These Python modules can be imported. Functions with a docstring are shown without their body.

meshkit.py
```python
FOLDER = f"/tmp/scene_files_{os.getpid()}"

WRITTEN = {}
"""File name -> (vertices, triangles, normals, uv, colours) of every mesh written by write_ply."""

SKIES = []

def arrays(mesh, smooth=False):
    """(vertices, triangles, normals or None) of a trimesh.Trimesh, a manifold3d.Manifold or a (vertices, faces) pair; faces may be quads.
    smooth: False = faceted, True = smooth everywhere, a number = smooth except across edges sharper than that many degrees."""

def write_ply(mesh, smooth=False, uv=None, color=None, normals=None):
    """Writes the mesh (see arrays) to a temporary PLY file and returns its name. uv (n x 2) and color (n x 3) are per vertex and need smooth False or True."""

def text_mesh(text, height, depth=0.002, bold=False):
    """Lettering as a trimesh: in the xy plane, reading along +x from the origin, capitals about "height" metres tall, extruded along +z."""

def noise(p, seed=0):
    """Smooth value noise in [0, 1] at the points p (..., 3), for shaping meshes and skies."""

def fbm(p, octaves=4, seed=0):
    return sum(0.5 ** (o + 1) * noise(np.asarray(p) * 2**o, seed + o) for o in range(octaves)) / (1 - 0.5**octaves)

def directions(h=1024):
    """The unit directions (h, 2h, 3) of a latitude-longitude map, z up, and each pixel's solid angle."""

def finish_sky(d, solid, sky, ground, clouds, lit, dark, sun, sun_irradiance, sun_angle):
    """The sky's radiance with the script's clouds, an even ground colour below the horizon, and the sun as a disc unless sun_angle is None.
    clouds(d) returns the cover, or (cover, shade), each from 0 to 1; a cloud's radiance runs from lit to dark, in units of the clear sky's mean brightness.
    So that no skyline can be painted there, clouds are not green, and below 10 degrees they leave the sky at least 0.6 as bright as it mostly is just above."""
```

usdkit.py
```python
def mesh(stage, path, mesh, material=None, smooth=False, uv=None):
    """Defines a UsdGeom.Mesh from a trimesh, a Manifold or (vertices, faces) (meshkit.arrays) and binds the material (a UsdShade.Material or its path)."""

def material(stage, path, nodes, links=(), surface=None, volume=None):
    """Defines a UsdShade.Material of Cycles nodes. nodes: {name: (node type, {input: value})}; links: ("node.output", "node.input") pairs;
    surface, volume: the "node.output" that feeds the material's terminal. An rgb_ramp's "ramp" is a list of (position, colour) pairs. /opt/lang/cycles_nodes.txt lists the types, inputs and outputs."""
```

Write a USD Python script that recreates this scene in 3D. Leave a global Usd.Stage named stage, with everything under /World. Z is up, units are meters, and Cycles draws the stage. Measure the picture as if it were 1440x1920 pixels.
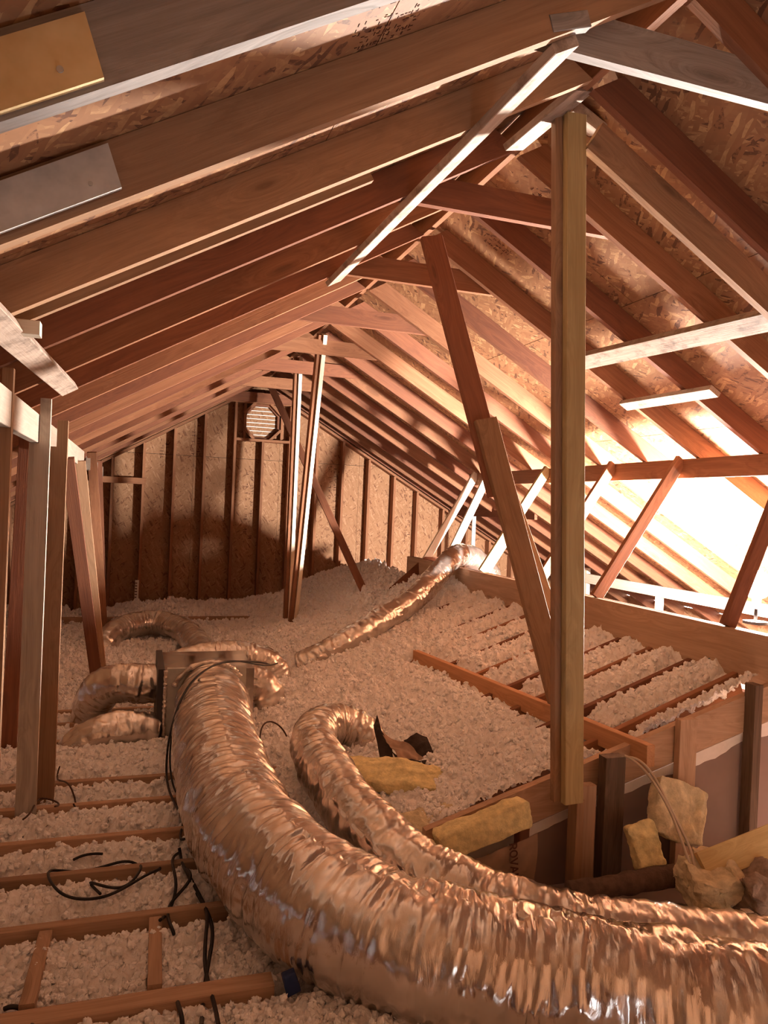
import math, random
import numpy as np, trimesh, usdkit, meshkit
from pxr import Usd, UsdGeom, UsdLux, Gf, Sdf, UsdShade
from meshkit import noise, fbm
from shapely.geometry import Polygon

stage = Usd.Stage.CreateInMemory()
UsdGeom.SetStageUpAxis(stage, UsdGeom.Tokens.z)
UsdGeom.SetStageMetersPerUnit(stage, 1.0)
UsdGeom.Xform.Define(stage, '/World')
UsdGeom.Scope.Define(stage, '/World/Looks')
RNG = np.random.default_rng(7)
EYE = 1.6          # camera height; every z below is given relative to the camera's height

# ------------------------------------------------------------------ camera
FPX, YAW, PITCH, ROLL = 1397.0, math.radians(18.22), math.radians(-.39), math.radians(2.39)
cy, sy = math.cos(YAW), math.sin(YAW)
FWD = np.array([sy * math.cos(PITCH), cy * math.cos(PITCH), math.sin(PITCH)])
R0 = np.array([cy, -sy, 0]); U0 = np.cross(R0, FWD)
RIGHT = math.cos(ROLL) * R0 + math.sin(ROLL) * U0
UP = -math.sin(ROLL) * R0 + math.cos(ROLL) * U0
cam = UsdGeom.Camera.Define(stage, '/World/camera')
cam.CreateHorizontalApertureAttr(36.0); cam.CreateVerticalApertureAttr(48.0)
cam.CreateFocalLengthAttr(36.0 * FPX / 1440); cam.CreateClippingRangeAttr(Gf.Vec2f(.05, 200))
cam.AddTransformOp().Set(Gf.Matrix4d(*RIGHT, 0, *UP, 0, *(-FWD), 0, 0, 0, EYE, 1))
cam.CreateExposureAttr(0.62)

# ------------------------------------------------------------------ light: overcast sky outside, seen through the gable louvre
dome = UsdLux.DomeLight.Define(stage, '/World/sky')
dome.CreateColorAttr(Gf.Vec3f(.86, .93, 1.0)); dome.CreateIntensityAttr(4.5)
# the light of the room below, coming up through the open ceiling hatch beside the photographer
hatch = UsdLux.RectLight.Define(stage, '/World/hatch_light')
hatch.CreateWidthAttr(.36); hatch.CreateHeightAttr(.26); hatch.CreateColorAttr(Gf.Vec3f(.74, .85, 1.0)); hatch.CreateIntensityAttr(28.0)
hatch.AddTranslateOp().Set(Gf.Vec3d(1.25, .62, EYE - 1.80)); hatch.AddRotateXYZOp().Set(Gf.Vec3f(180, 0, 0))
LAMP = np.array([4.55, 4.55, -.48]); LAMP_POWER = 4500.0

# ------------------------------------------------------------------ helpers
WORLD = {}
COUNT = {}
def numbered(parent, name):
    k = (parent, name); n = COUNT.get(k, 0); COUNT[k] = n + 1
    return name if n == 0 else '%s_%03d' % (name, n)
def mat4(o, u, v, w):
    m = np.eye(4); m[:3, 0], m[:3, 1], m[:3, 2], m[:3, 3] = u, v, w, o; return m
def unit(a): a = np.asarray(a, float); return a / np.linalg.norm(a)
def set_xf(x, m):
    x.AddTransformOp().Set(Gf.Matrix4d(*np.asarray(m).T.ravel().tolist()))
def custom(p, label=None, cat=None, group=None, kind=None):
    for k, v in (('label', label), ('category', cat), ('group', group), ('kind', kind)):
        if v: p.SetCustomDataByKey(k, v)
    return p
def thing(name, o, label=None, cat=None, group=None, kind=None, u=(1, 0, 0), v=(0, 1, 0), parent='/World'):
    path = parent + '/' + numbered(parent, name)
    u = unit(u); w = unit(np.cross(u, v)); v = np.cross(w, u)
    m = mat4(np.asarray(o, float), u, v, w); mm = m.copy()
    if parent == '/World': mm[2, 3] += EYE
    else: mm = np.linalg.inv(WORLD[parent]) @ m
    x = UsdGeom.Xform.Define(stage, path); set_xf(x, mm); WORLD[path] = m
    custom(x.GetPrim(), label, cat, group, kind); return path
def put(name, mesh, m, mat, parent='/World', smooth=False, uv=None, label=None, cat=None, group=None, kind=None):
    """mesh is in its own frame, m puts that frame in the place (z relative to the camera)"""
    path = parent + '/' + numbered(parent, name)
    p = usdkit.mesh(stage, path, mesh, MATS[mat], smooth=smooth, uv=uv)
    mm = np.asarray(m, float).copy()
    if parent == '/World': mm[2, 3] += EYE
    else: mm = np.linalg.inv(WORLD[parent]) @ mm
    set_xf(p, mm); WORLD[path] = np.asarray(m, float)
    custom(p.GetPrim(), label, cat, group, kind); return path
def free(name, mesh, mat, parent='/World', smooth=False, **k):
    """mesh given in the place's own coordinates: moved to a frame at its base"""
    v = np.asarray(mesh.vertices); o = np.array([(v[:, 0].min() + v[:, 0].max()) / 2, (v[:, 1].min() + v[:, 1].max()) / 2, v[:, 2].min()])
    ms = trimesh.Trimesh(v - o, mesh.faces, process=False)
    return put(name, ms, mat4(o, (1, 0, 0), (0, 1, 0), (0, 0, 1)), mat, parent, smooth, **k)

def plank_mesh(L, w, h, c=.0025, cut0=0., cut1=0.):
    """sawn timber along x, thickness w (y), depth h (z), eased edges; cut0/cut1 slant the ends (dx per dz)"""
    sec = [(-w/2 + c, -h/2), (w/2 - c, -h/2), (w/2, -h/2 + c), (w/2, h/2 - c), (w/2 - c, h/2), (-w/2 + c, h/2), (-w/2, h/2 - c), (-w/2, -h/2 + c)]
    v = [(cut0 * z, y, z) for y, z in sec] + [(L + cut1 * z, y, z) for y, z in sec]
    f = []
    for i in range(8):
        j = (i + 1) % 8; f += [(i, j, 8 + j), (i, 8 + j, 8 + i)]
    for i in range(1, 7): f += [(0, i + 1, i), (8, 8 + i, 9 + i)]
    m = trimesh.Trimesh(v, f, process=False); m.fix_normals(); return m
def member(name, p0, p1, w, h, mat, up=(0, 0, 1), parent='/World', cut0=0., cut1=0., **k):
    p0, p1 = np.asarray(p0, float), np.asarray(p1, float)
    u = unit(p1 - p0); up = np.asarray(up, float)
    if abs(u @ unit(up)) > .98: up = np.array([0, 1., 0])
    wv = unit(up - u * (up @ u)); v = np.cross(wv, u)
    return put(name, plank_mesh(np.linalg.norm(p1 - p0), w, h, cut0=cut0, cut1=cut1), mat4(p0, u, v, wv), mat, parent, **k)
def prism_mesh(pts, t):
    m = trimesh.creation.extrude_polygon(Polygon(pts), t, engine='earcut'); return m
def prism(name, pts, o, u, v, t, mat, parent='/World', **k):
    """polygon pts in the plane (o; u, v), thickness t along u x v"""
    u = unit(u); w = unit(np.cross(u, v)); v = np.cross(w, u)
    return put(name, prism_mesh(pts, t), mat4(np.asarray(o, float), u, v, w), mat, parent, **k)
def box(name, lo, hi, mat, parent='/World', **k):
    lo, hi = np.asarray(lo, float), np.asarray(hi, float); d = hi - lo
    ax = int(np.argmax(d)); u = np.eye(3)[ax]; v = np.eye(3)[(ax + 1) % 3]; w = np.cross(u, v)
    o = (lo + hi) / 2; o = o - u * d[ax] / 2
    return put(name, plank_mesh(d[ax], d[(ax + 1) % 3], d[(ax + 2) % 3], c=min(.002, d.min() * .2)), mat4(o, u, v, w), mat, parent, **k)
def curve(pts, n):
    """Catmull-Rom through pts"""
    from scipy.interpolate import PchipInterpolator, CubicSpline
    pts = np.asarray(pts, float); d = np.r_[0, np.cumsum(np.linalg.norm(np.diff(pts, axis=0), axis=1) ** .5)]
    s = CubicSpline(d, pts)(np.linspace(0, d[-1], n * 4))
    a = np.r_[0, np.cumsum(np.linalg.norm(np.diff(s, axis=0), axis=1))]
    return np.stack([np.interp(np.linspace(0, a[-1], n), a, s[:, i]) for i in range(3)], 1), a[-1]
def sweep(p, rad, sides=8, cap=True, up=(0, 0, 1)):
    """tube of radius array rad (n or n x sides) along polyline p"""
    p = np.asarray(p, float); n = len(p)
    t = np.gradient(p, axis=0); t /= np.linalg.norm(t, axis=1, keepdims=True)
    a = np.asarray(up, float)
    N = []
    for i in range(n):
        a = a - t[i] * (a @ t[i])
        if np.linalg.norm(a) < 1e-6: a = np.cross(t[i], [1, 0, 0])
        a = a / np.linalg.norm(a); N.append(a)
    N = np.array(N); B = np.cross(t, N)
    th = np.linspace(0, 2 * np.pi, sides, endpoint=False)
    rad = np.asarray(rad, float)
    if rad.ndim == 0: rad = np.full((n, sides), rad)
    elif rad.ndim == 1: rad = np.repeat(rad[:, None], sides, 1)
    v = p[:, None, :] + rad[..., None] * (np.cos(th)[None, :, None] * N[:, None] + np.sin(th)[None, :, None] * B[:, None])
    v = v.reshape(-1, 3)
    i = np.arange(n - 1)[:, None] * sides; j = np.arange(sides)[None]; k = (j + 1) % sides
    q = np.stack([i + j, i + k, i + sides + k, i + sides + j], -1).reshape(-1, 4)
    f = np.vstack([q[:, [0, 1, 2]], q[:, [0, 2, 3]]])
    if cap:
        v = np.vstack([v, p[:1], p[-1:]]); c0, c1 = n * sides, n * sides + 1; e = (n - 1) * sides
        jj = np.arange(sides); kk = (jj + 1) % sides
        f = np.vstack([f, np.stack([np.full(sides, c0), kk, jj], 1), np.stack([np.full(sides, c1), e + jj, e + kk], 1)])
    return trimesh.Trimesh(v, f, process=False)
def ray(x, y):
    d = FWD + (x - 720) / FPX * RIGHT - (y - 960) / FPX * UP
    return d
def aty(x, y, Y): d = ray(x, y); return d * Y / d[1]
def atz(x, y, z): d = ray(x, y); return d * z / d[2]

# ------------------------------------------------------------------ materials
MATS = {}
def wood(name, dark, light, rough=.72, knot=.5, seed=0., grain=1.0, stain=None):
    n = {
        'tc': ('texture_coordinate', {}), 'oi': ('object_info', {}),
        'off': ('vector_math', {'math_type': 'multiply_add', 'vector2': (1, 1, 1), 'vector3': (seed, seed * 1.7, 0)}),
        'rnd': ('vector_math', {'math_type': 'scale', 'vector1': (13.1, 7.7, 3.3)}),
        'mp': ('mapping', {'scale': (.9, 30 * grain, 30 * grain)}),
        'kb': ('rgb_ramp', {'ramp': [(0, (1, 1, 1)), (.12, (.8, .8, .8)), (.3, (.35, .35, .35)), (.55, (.08, .08, .08)), (.8, (0, 0, 0))]}),
        'kbs': ('vector_math', {'math_type': 'multiply_add', 'vector2': (0, 11 * knot, 11 * knot)}),
        'n1': ('noise_texture', {'scale': 1.0, 'detail': 5, 'roughness': .6, 'distortion': .6}),
        'mp2': ('mapping', {'scale': (3.5, 130, 130)}),
        'n2': ('noise_texture', {'scale': 1.0, 'detail': 3, 'roughness': .6}),
        'mp3': ('mapping', {'scale': (1.5, 6, 6)}),
        'kn': ('voronoi_texture', {'scale': 1.0, 'randomness': 1.0}),
        'kr': ('rgb_ramp', {'ramp': [(0, (1, 1, 1)), (.05, (.9, .9, .9)), (.10, (.3, .3, .3)), (.17, (0, 0, 0))]}),
        'ks': ('math', {'math_type': 'multiply', 'value2': knot}),
        'big': ('noise_texture', {'scale': 1.3, 'detail': 2}),
        'a1': ('math', {'math_type': 'multiply_add', 'value2': .72, 'value3': -.13}),
        'a2': ('math', {'math_type': 'multiply_add', 'value2': .38}),
        'a3': ('math', {'math_type': 'multiply_add', 'value2': .16}),
        'cr': ('rgb_ramp', {'ramp': [(.25, dark), (.62, light), (.8, tuple(min(1, c * 1.08) for c in light))]}),
        'km': ('mix', {'color2': tuple(c * .38 for c in dark)}),
        'tv': ('map_range', {'to_min': .82, 'to_max': 1.15}),
        'hs': ('hsv', {}),
        'b': ('bump', {'strength': .25, 'distance': .004}),
        'p': ('principled_bsdf', {'roughness': rough, 'specular_ior_level': .25}),
    }
    l = [('tc.object', 'off.vector1'), ('oi.random', 'rnd.scale'), ('rnd.vector', 'off.vector3'),
         ('off.vector', 'mp.vector'), ('off.vector', 'mp2.vector'), ('off.vector', 'mp3.vector'), ('off.vector', 'big.vector'),
         ('kn.distance', 'kb.fac'), ('kb.color', 'kbs.vector1'), ('mp.vector', 'kbs.vector3'), ('kbs.vector', 'n1.vector'), ('mp2.vector', 'n2.vector'), ('mp3.vector', 'kn.vector'),
         ('kn.distance', 'kr.fac'), ('kr.color', 'ks.value1'), ('n1.fac', 'a1.value1'), ('n2.fac', 'a2.value1'), ('a1.value', 'a2.value3'),
         ('big.fac', 'a3.value1'), ('a2.value', 'a3.value3'), ('a3.value', 'cr.fac'), ('cr.color', 'km.color1'), ('ks.value', 'km.fac'),
         ('oi.random', 'tv.value'), ('tv.result', 'hs.value'), ('km.color', 'hs.color'),
         ('n2.fac', 'b.height'), ('b.normal', 'p.normal')]
    last = 'hs.color'
    if stain:
        n['sn'] = ('noise_texture', {'scale': 9., 'detail': 4, 'roughness': .65}); n['sr'] = ('rgb_ramp', {'ramp': [(.5, (0, 0, 0)), (.66, (1, 1, 1))]})
        n['sf'] = ('math', {'math_type': 'multiply', 'value2': .6}); n['sm'] = ('mix', {'color2': stain})
        l += [('off.vector', 'sn.vector'), ('sn.fac', 'sr.fac'), ('sr.color', 'sf.value1'), ('sf.value', 'sm.fac'), ('hs.color', 'sm.color1')]; last = 'sm.color'
    l.append((last, 'p.base_color'))
    MATS[name] = usdkit.material(stage, '/World/Looks/' + name, n, l, surface='p.BSDF')
def osb(name, dark, mid, light, rough=.6, sc=1.0):
    n = {'tc': ('texture_coordinate', {}), 'oi': ('object_info', {}), 'rnd': ('vector_math', {'math_type': 'scale', 'vector1': (17.3, 9.1, 0)}),
         'off': ('vector_math', {'math_type': 'add'}), 'wn': ('noise_texture', {'scale': 6., 'detail': 2}), 'w1': ('vector_math', {'math_type': 'multiply_add', 'vector2': (.05, .05, 0)}),
         'p': ('principled_bsdf', {'roughness': rough, 'specular_ior_level': .35}), 'b': ('bump', {'strength': .35, 'distance': .003})}
    l = [('tc.object', 'off.vector1'), ('oi.random', 'rnd.scale'), ('rnd.vector', 'off.vector2'), ('off.vector', 'wn.vector'), ('wn.color', 'w1.vector1'), ('off.vector', 'w1.vector3')]
    prev = None
    for i, (ang, sx, sy_) in enumerate(((.1, 9, 34), (1.1, 11, 40), (-.6, 9, 34), (2.2, 13, 50), (.5, 10, 44))):
        n['m%d' % i] = ('mapping', {'rotation': (0, 0, ang), 'mapping_type': 'texture', 'scale': (1 / (sx * sc), 1 / (sy_ * sc), 1), 'location': (i * 3.3, i * 1.7, 0)})
        n['v%d' % i] = ('voronoi_texture', {'dimensions': '2D', 'scale': 1.0})
        n['s%d' % i] = ('separate_color', {})
        n['g%d' % i] = ('math', {'math_type': 'greater_than', 'value2': .52})
        l += [('w1.vector', 'm%d.vector' % i), ('m%d.vector' % i, 'v%d.vector' % i), ('v%d.color' % i, 's%d.color' % i), ('s%d.g' % i, 'g%d.value1' % i)]
        if prev is None: prev = 's0.r'
        else:
            n['x%d' % i] = ('mix_float', {})
            l += [(prev, 'x%d.a' % i), ('s%d.r' % i, 'x%d.b' % i), ('g%d.value' % i, 'x%d.fac' % i)]; prev = 'x%d.result' % i
    n['cr'] = ('rgb_ramp', {'ramp': [(0, dark), (.05, dark), (.10, tuple(.8 * a + .2 * b for a, b in zip(mid, dark))), (.5, mid), (.85, tuple(.75 * a + .25 * b for a, b in zip(mid, light))), (1, light)]})
    n['fn'] = ('noise_texture', {'scale': 60., 'detail': 4}); n['fm'] = ('math', {'math_type': 'multiply_add', 'value2': .35})
    n['fs'] = ('math', {'math_type': 'subtract', 'value2': .17})
    l += [('off.vector', 'fn.vector'), ('fn.fac', 'fm.value1'), (prev, 'fm.value3'), ('fm.value', 'fs.value1'), ('fs.value', 'cr.fac'), ('cr.color', 'p.base_color'), (prev, 'b.height'), ('b.normal', 'p.normal')]
    MATS[name] = usdkit.material(stage, '/World/Looks/' + name, n, l, surface='p.BSDF')
def plain(name, col, rough=.7, metal=0., noise_=.25, scale=30., bump=.2, spec=.3, col2=None, dist=.004, detail=4, extra=None):
    n = {'tc': ('texture_coordinate', {}), 'n': ('noise_texture', {'scale': scale, 'detail': detail, 'roughness': .6}),
         'cr': ('rgb_ramp', {'ramp': [(.3, col2 or tuple(c * (1 - noise_) for c in col)), (.7, col)]}),
         'b': ('bump', {'strength': bump, 'distance': dist}), 'p': ('principled_bsdf', {'roughness': rough, 'metallic': metal, 'specular_ior_level': spec, **(extra or {})})}
    MATS[name] = usdkit.material(stage, '/World/Looks/' + name, n, [('tc.object', 'n.vector'), ('n.fac', 'cr.fac'), ('cr.color', 'p.base_color'), ('n.fac', 'b.height'), ('b.normal', 'p.normal')], surface='p.BSDF')
wood('fir_orange', (.19, .075, .036), (.30, .135, .068), knot=.5)
wood('fir_tan', (.215, .12, .066), (.34, .20, .115), knot=.6)
wood('fir_red', (.14, .05, .03), (.23, .09, .046), knot=.5)
wood('pine_pale', (.60, .49, .37), (.76, .66, .53), knot=.35)
wood('pine_yellow', (.36, .25, .11), (.52, .39, .19), knot=.6)
wood('weathered_grey', (.15, .13, .12), (.30, .27, .25), knot=.9, grain=.8)
wood('dusty_plank', (.25, .18, .135), (.43, .335, .27), knot=.6, stain=(.07, .04, .028), grain=.5)
wood('pine_purlin', (.28, .22, .17), (.38, .31, .25), knot=.35)
wood('board_orange', (.32, .15, .07), (.50, .26, .13), knot=.4)
wood('joist_brown', (.30, .18, .11), (.46, .30, .20), knot=.5)
wood('grey_post', (.30, .25, .20), (.50, .43, .36), knot=.8)
wood('dark_post', (.07, .045, .03), (.16, .10, .065), knot=.4, grain=1.4)
osb('osb_roof', (.11, .045, .022), (.245, .115, .053), (.41, .24, .115), sc=1.25)
osb('osb_wall', (.19, .085, .042), (.32, .165, .083), (.42, .24, .135), rough=.75, sc=1.3)
plain('plate_tan', (.68, .54, .31), .7, noise_=.3, scale=7, bump=.1, detail=7, col2=(.50, .35, .16))
plain('plate_grey', (.56, .54, .51), .8, noise_=.35, scale=11, bump=.15, detail=6)
plain('ink', (.10, .035, .02), .8)
plain('rust', (.13, .05, .03), .8, noise_=.5)
plain('white_paint', (.80, .76, .70), .5, noise_=.05)
plain('pvc', (.78, .76, .72), .4, noise_=.04)
plain('black_rubber', (.018, .014, .013), .45, noise_=.1)
plain('brown_wire', (.075, .035, .022), .5, noise_=.1)
plain('beige_wire', (.52, .42, .32), .5, noise_=.1)
plain('fibreglass', (.92, .78, .42), .95, noise_=.4, scale=26, bump=.9, dist=.012, spec=.05, detail=8)
plain('fibreglass_dusty', (.80, .68, .46), .95, noise_=.45, scale=22, bump=.9, dist=.012, spec=.05, detail=8)
plain('kraft', (.34, .22, .15), .8, noise_=.25, scale=14)
plain('kraft_dark', (.05, .03, .022), .8, noise_=.4, scale=18)
plain('drywall_back', (.31, .215, .185), .9, noise_=.12, scale=8, bump=.05)
plain('drywall_torn', (.86, .80, .76), .9, noise_=.08, scale=30)
plain('felt', (.03, .028, .026), .9)
plain('blue_plastic', (.01, .025, .10), .4, noise_=.05)
plain('bark', (.14, .085, .06), .9, noise_=.5, scale=24, bump=.8, dist=.01)
plain('rubble', (.36, .26, .2), .95, noise_=.5, scale=30, bump=.6, dist=.01)
plain('tin_grey', (.46, .44, .40), .5, metal=.3, noise_=.15)
plain('dark_seam', (.05, .042, .04), .5, noise_=.2)
plain('louvre_paint', (.82, .82, .80), .3, noise_=.03, scale=5, bump=.02)
plain('insul', (.91, .88, .87), .95, scale=55, bump=.8, dist=.010, spec=.03, detail=8, col2=(.80, .74, .70), extra={'sheen_weight': .2})
plain('insul_tuft', (.91, .88, .87), .95, noise_=.06, scale=3, bump=0., spec=.03)
# crumpled metallised film
n = {'tc': ('texture_coordinate', {}), 'm': ('mapping', {'scale': (1, 1, 1)}), 'm1': ('mapping', {'scale': (62., 2.6, 1)}), 'n1': ('noise_texture', {'scale': 1., 'detail': 5, 'roughness': .65, 'distortion': .5}),
     'n2': ('noise_texture', {'scale': 3.5, 'detail': 3}), 'rr': ('map_range', {'from_min': .35, 'from_max': .65, 'to_min': .10, 'to_max': .24}),
     'cr': ('rgb_ramp', {'ramp': [(.3, (.52, .44, .38)), (.7, (.76, .70, .64))]}), 'b': ('bump', {'strength': .40, 'distance': .006}),
     'p': ('principled_bsdf', {'metallic': .9, 'coat_weight': .35, 'coat_roughness': .08})}
MATS['foil'] = usdkit.material(stage, '/World/Looks/foil', n, [('tc.UV', 'm1.vector'), ('m1.vector', 'n1.vector'), ('tc.object', 'n2.vector'), ('n2.fac', 'rr.value'), ('rr.result', 'p.roughness'), ('n2.fac', 'cr.fac'), ('cr.color', 'p.base_color'), ('n1.fac', 'b.height'), ('b.normal', 'p.normal')], surface='p.BSDF')
MATS['lamp_glow'] = usdkit.material(stage, '/World/Looks/lamp_glow', {'e': ('emission', {'color': (1.0, .92, .84), 'strength': LAMP_POWER})}, surface='e.emission')

# ------------------------------------------------------------------ the roof: two decks of OSB on rafters, ridge along +y
RX, RZ, S = 1.62, 1.69, .573          # ridge line of the rafters' undersides and the roof's slope
COS, SIN = 1 / math.hypot(1, S), S / math.hypot(1, S)
DEP = .14 / COS                       # rafter depth, plumb
YB, YF, XL, XR = -1.2, 10.95, -3.6, 6.85
LEFT_U, RIGHT_U = np.array([-COS, 0, -SIN]), np.array([COS, 0, -SIN])   # down the slopes
TOP = np.array([RX, 0, RZ + DEP])
roof = thing('ceiling', (RX, 4.8, RZ), kind='structure')
def deck(uvec, nrm, length, rows):
    r = 0; k = 0
    for r in range(rows):
        d0, d1 = r * 1.22 + .002, min((r + 1) * 1.22 - .002, length)
        y = YB - (r % 2) * 1.22
        while y < YF:
            y0, y1 = max(y, YB) + .002, min(y + 2.44, YF) - .002
            if y1 - y0 > .1:
                o = TOP + uvec * d0 + np.array([0, y0, 0])
                # local x along the ridge, y down the slope
                u, v = np.array([0, 1., 0]), uvec
                w = unit(np.cross(u, v)); t = .012
                m = prism_mesh([(0, 0), (y1 - y0, 0), (y1 - y0, d1 - d0), (0, d1 - d0)], t)
                if w @ nrm < 0: m.apply_translation((0, 0, -t))
                put('osb_panel', m, mat4(o, u, v, w), 'osb_roof', roof)
            y += 2.44
NL, NR = np.array([-SIN, 0, COS]), np.array([SIN, 0, COS])
LEN = 6.0
deck(LEFT_U, NL, LEN, 5); deck(RIGHT_U, NR, LEN, 5)
for uvec, nrm in ((LEFT_U, NL), (RIGHT_U, NR)):    # the roofing felt laid over the panels
    u, v = np.array([0, 1., 0]), uvec; w = unit(np.cross(u, v))
    m = prism_mesh([(0, -.03), (YF - YB + .3, -.03), (YF - YB + .3, LEN + .02), (0, LEN + .02)], .01)
    m.apply_translation((0, 0, .0125 if w @ nrm > 0 else -.0225))
    put('roofing_felt', m, mat4(TOP + [0, YB - .15, 0], u, v, w), 'felt', roof)

def rafter(side, y, mat, label, thick=.038, group=None, off=0., l0=0., l1=LEN):
    uvec, nrm = (LEFT_U, NL) if side == 'L' else (RIGHT_U, NR)
    xs = -1 if side == 'L' else 1
    # plumb cut at the ridge board (19 mm off the axis)
    o = np.array([RX + xs * .02, y, RZ - .02 * S]) - nrm * off
    d = .1385
    u, v = uvec, nrm
    pts = [(l0, 0), (l1, 0), (l1, d), (l0 + (S * d if l0 == 0 else 0), d)]
    # along u the plumb cut leans
    if l0 == 0: pts = [(0, 0), (l1, 0), (l1, d), (-S * d, d)] if False else [(0, 0), (l1, 0), (l1, d), (d * S, d)]
    w = np.cross(u, v); oo = o - w * 0
    m = prism_mesh(pts, thick); m.apply_translation((0, 0, -thick / 2))
    return put('rafter', m, mat4(oo, u, v, w), mat, label=label, cat='rafter', group=group)
LY = [.27, .87, 1.445, 1.98, 2.545, 3.15, 3.78, 4.34, 4.95, 5.57, 6.17, 6.78, 7.38, 8.0, 8.6, 9.2, 9.8, 10.4, 10.68]
RY = [.33, .93, 1.50, 2.04, 2.60, 3.20, 3.83, 4.40, 5.0, 5.62, 6.22, 6.83, 7.43, 8.05, 8.65, 9.25, 9.85, 10.42, 10.68]
ORD = 'first second third fourth fifth sixth seventh eighth ninth tenth eleventh twelfth thirteenth fourteenth fifteenth sixteenth seventeenth eighteenth nineteenth'.split()
for i, y in enumerate(LY):
    if i < 2: continue
    if i == 2: mt, lb = 'weathered_grey', 'grey weathered rafter with a swirling knot, nearest in the upper left corner'
    elif i == 3: mt, lb = 'fir_tan', 'tan rafter behind the grey weathered one, with a grey board nailed to its end'
    elif i == 4: mt, lb = 'fir_tan', 'brown left-slope rafter with a second board nailed along it, third from the camera'
    else: mt, lb = ('fir_orange', 'fir_red')[i % 2], 'reddish left-slope rafter, %s counted from the grey weathered one' % ORD[i - 2]
    rafter('L', y - .019, mt, lb)
for i, y in enumerate(RY):
    if i < 3: continue
    lb = 'reddish brown right-slope rafter, %s counted from the top right corner' % ORD[i - 3]
    rafter('R', y - .019, ('fir_red', 'fir_orange')[i % 2], lb)
rafter('L', 2.66, 'fir_tan', 'thin doubler fixed along the far side of the third left-slope rafter', thick=.03, off=.004, l0=.95, l1=5.0)
member('ridge_board', (RX, YB + .02, RZ + .07), (RX, 10.68, RZ + .07), .036, .14, 'fir_orange', label='long ridge board along the peak of the roof between the two slopes', cat='ridge board')
# collar ties
TIES = [2.035, 3.245, 4.42, 5.66, 6.86, 7.99, 9.21, 10.62]
TN = ['nearest collar tie, cut off by the right edge of the picture', 'second collar tie from the camera, crossing behind the tall yellowish post', 'third collar tie from the camera, crossed by the leaning timber prop',
      'fourth collar tie from the camera, above the top of the bright-edged post', 'fifth collar tie from the camera, crossing in front of the bright-edged post', 'sixth collar tie from the camera, just above the vertical thin post',
      'seventh collar tie from the camera, above the gable louvre', 'farthest collar tie, directly over the octagonal gable louvre']
for k, y in enumerate(TIES):
    z0 = 1.41 if k else 1.43
    xl, xr = 1.02, 2.31
    zr = lambda x: RZ - S * abs(x - RX) + DEP - .01
    pts = [(xl, z0), (xr, z0)]
    h = .135
    xt = min(xr, RX + (RZ + DEP - .01 - z0 - h) / S); zt = zr(xr)
    pts += [(xr, min(zt, z0 + h)), (xt, z0 + h)] if zt < z0 + h else [(xr, z0 + h)]
    xt2 = max(xl, RX - (RZ + DEP - .01 - z0 - h) / S)
    pts += [(xt2, z0 + h), (xl, min(zr(xl), z0 + h))] if xt2 > xl + .001 else [(xl, z0 + h)]
    prism('collar_tie', [(x - xl, z - z0) for x, z in pts], (xl, y + .036, z0), (1, 0, 0), (0, 0, 1), .036, ('weathered_grey' if k == 0 else ('fir_orange', 'fir_red')[k % 2]), label=TN[k], cat='collar tie')

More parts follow.
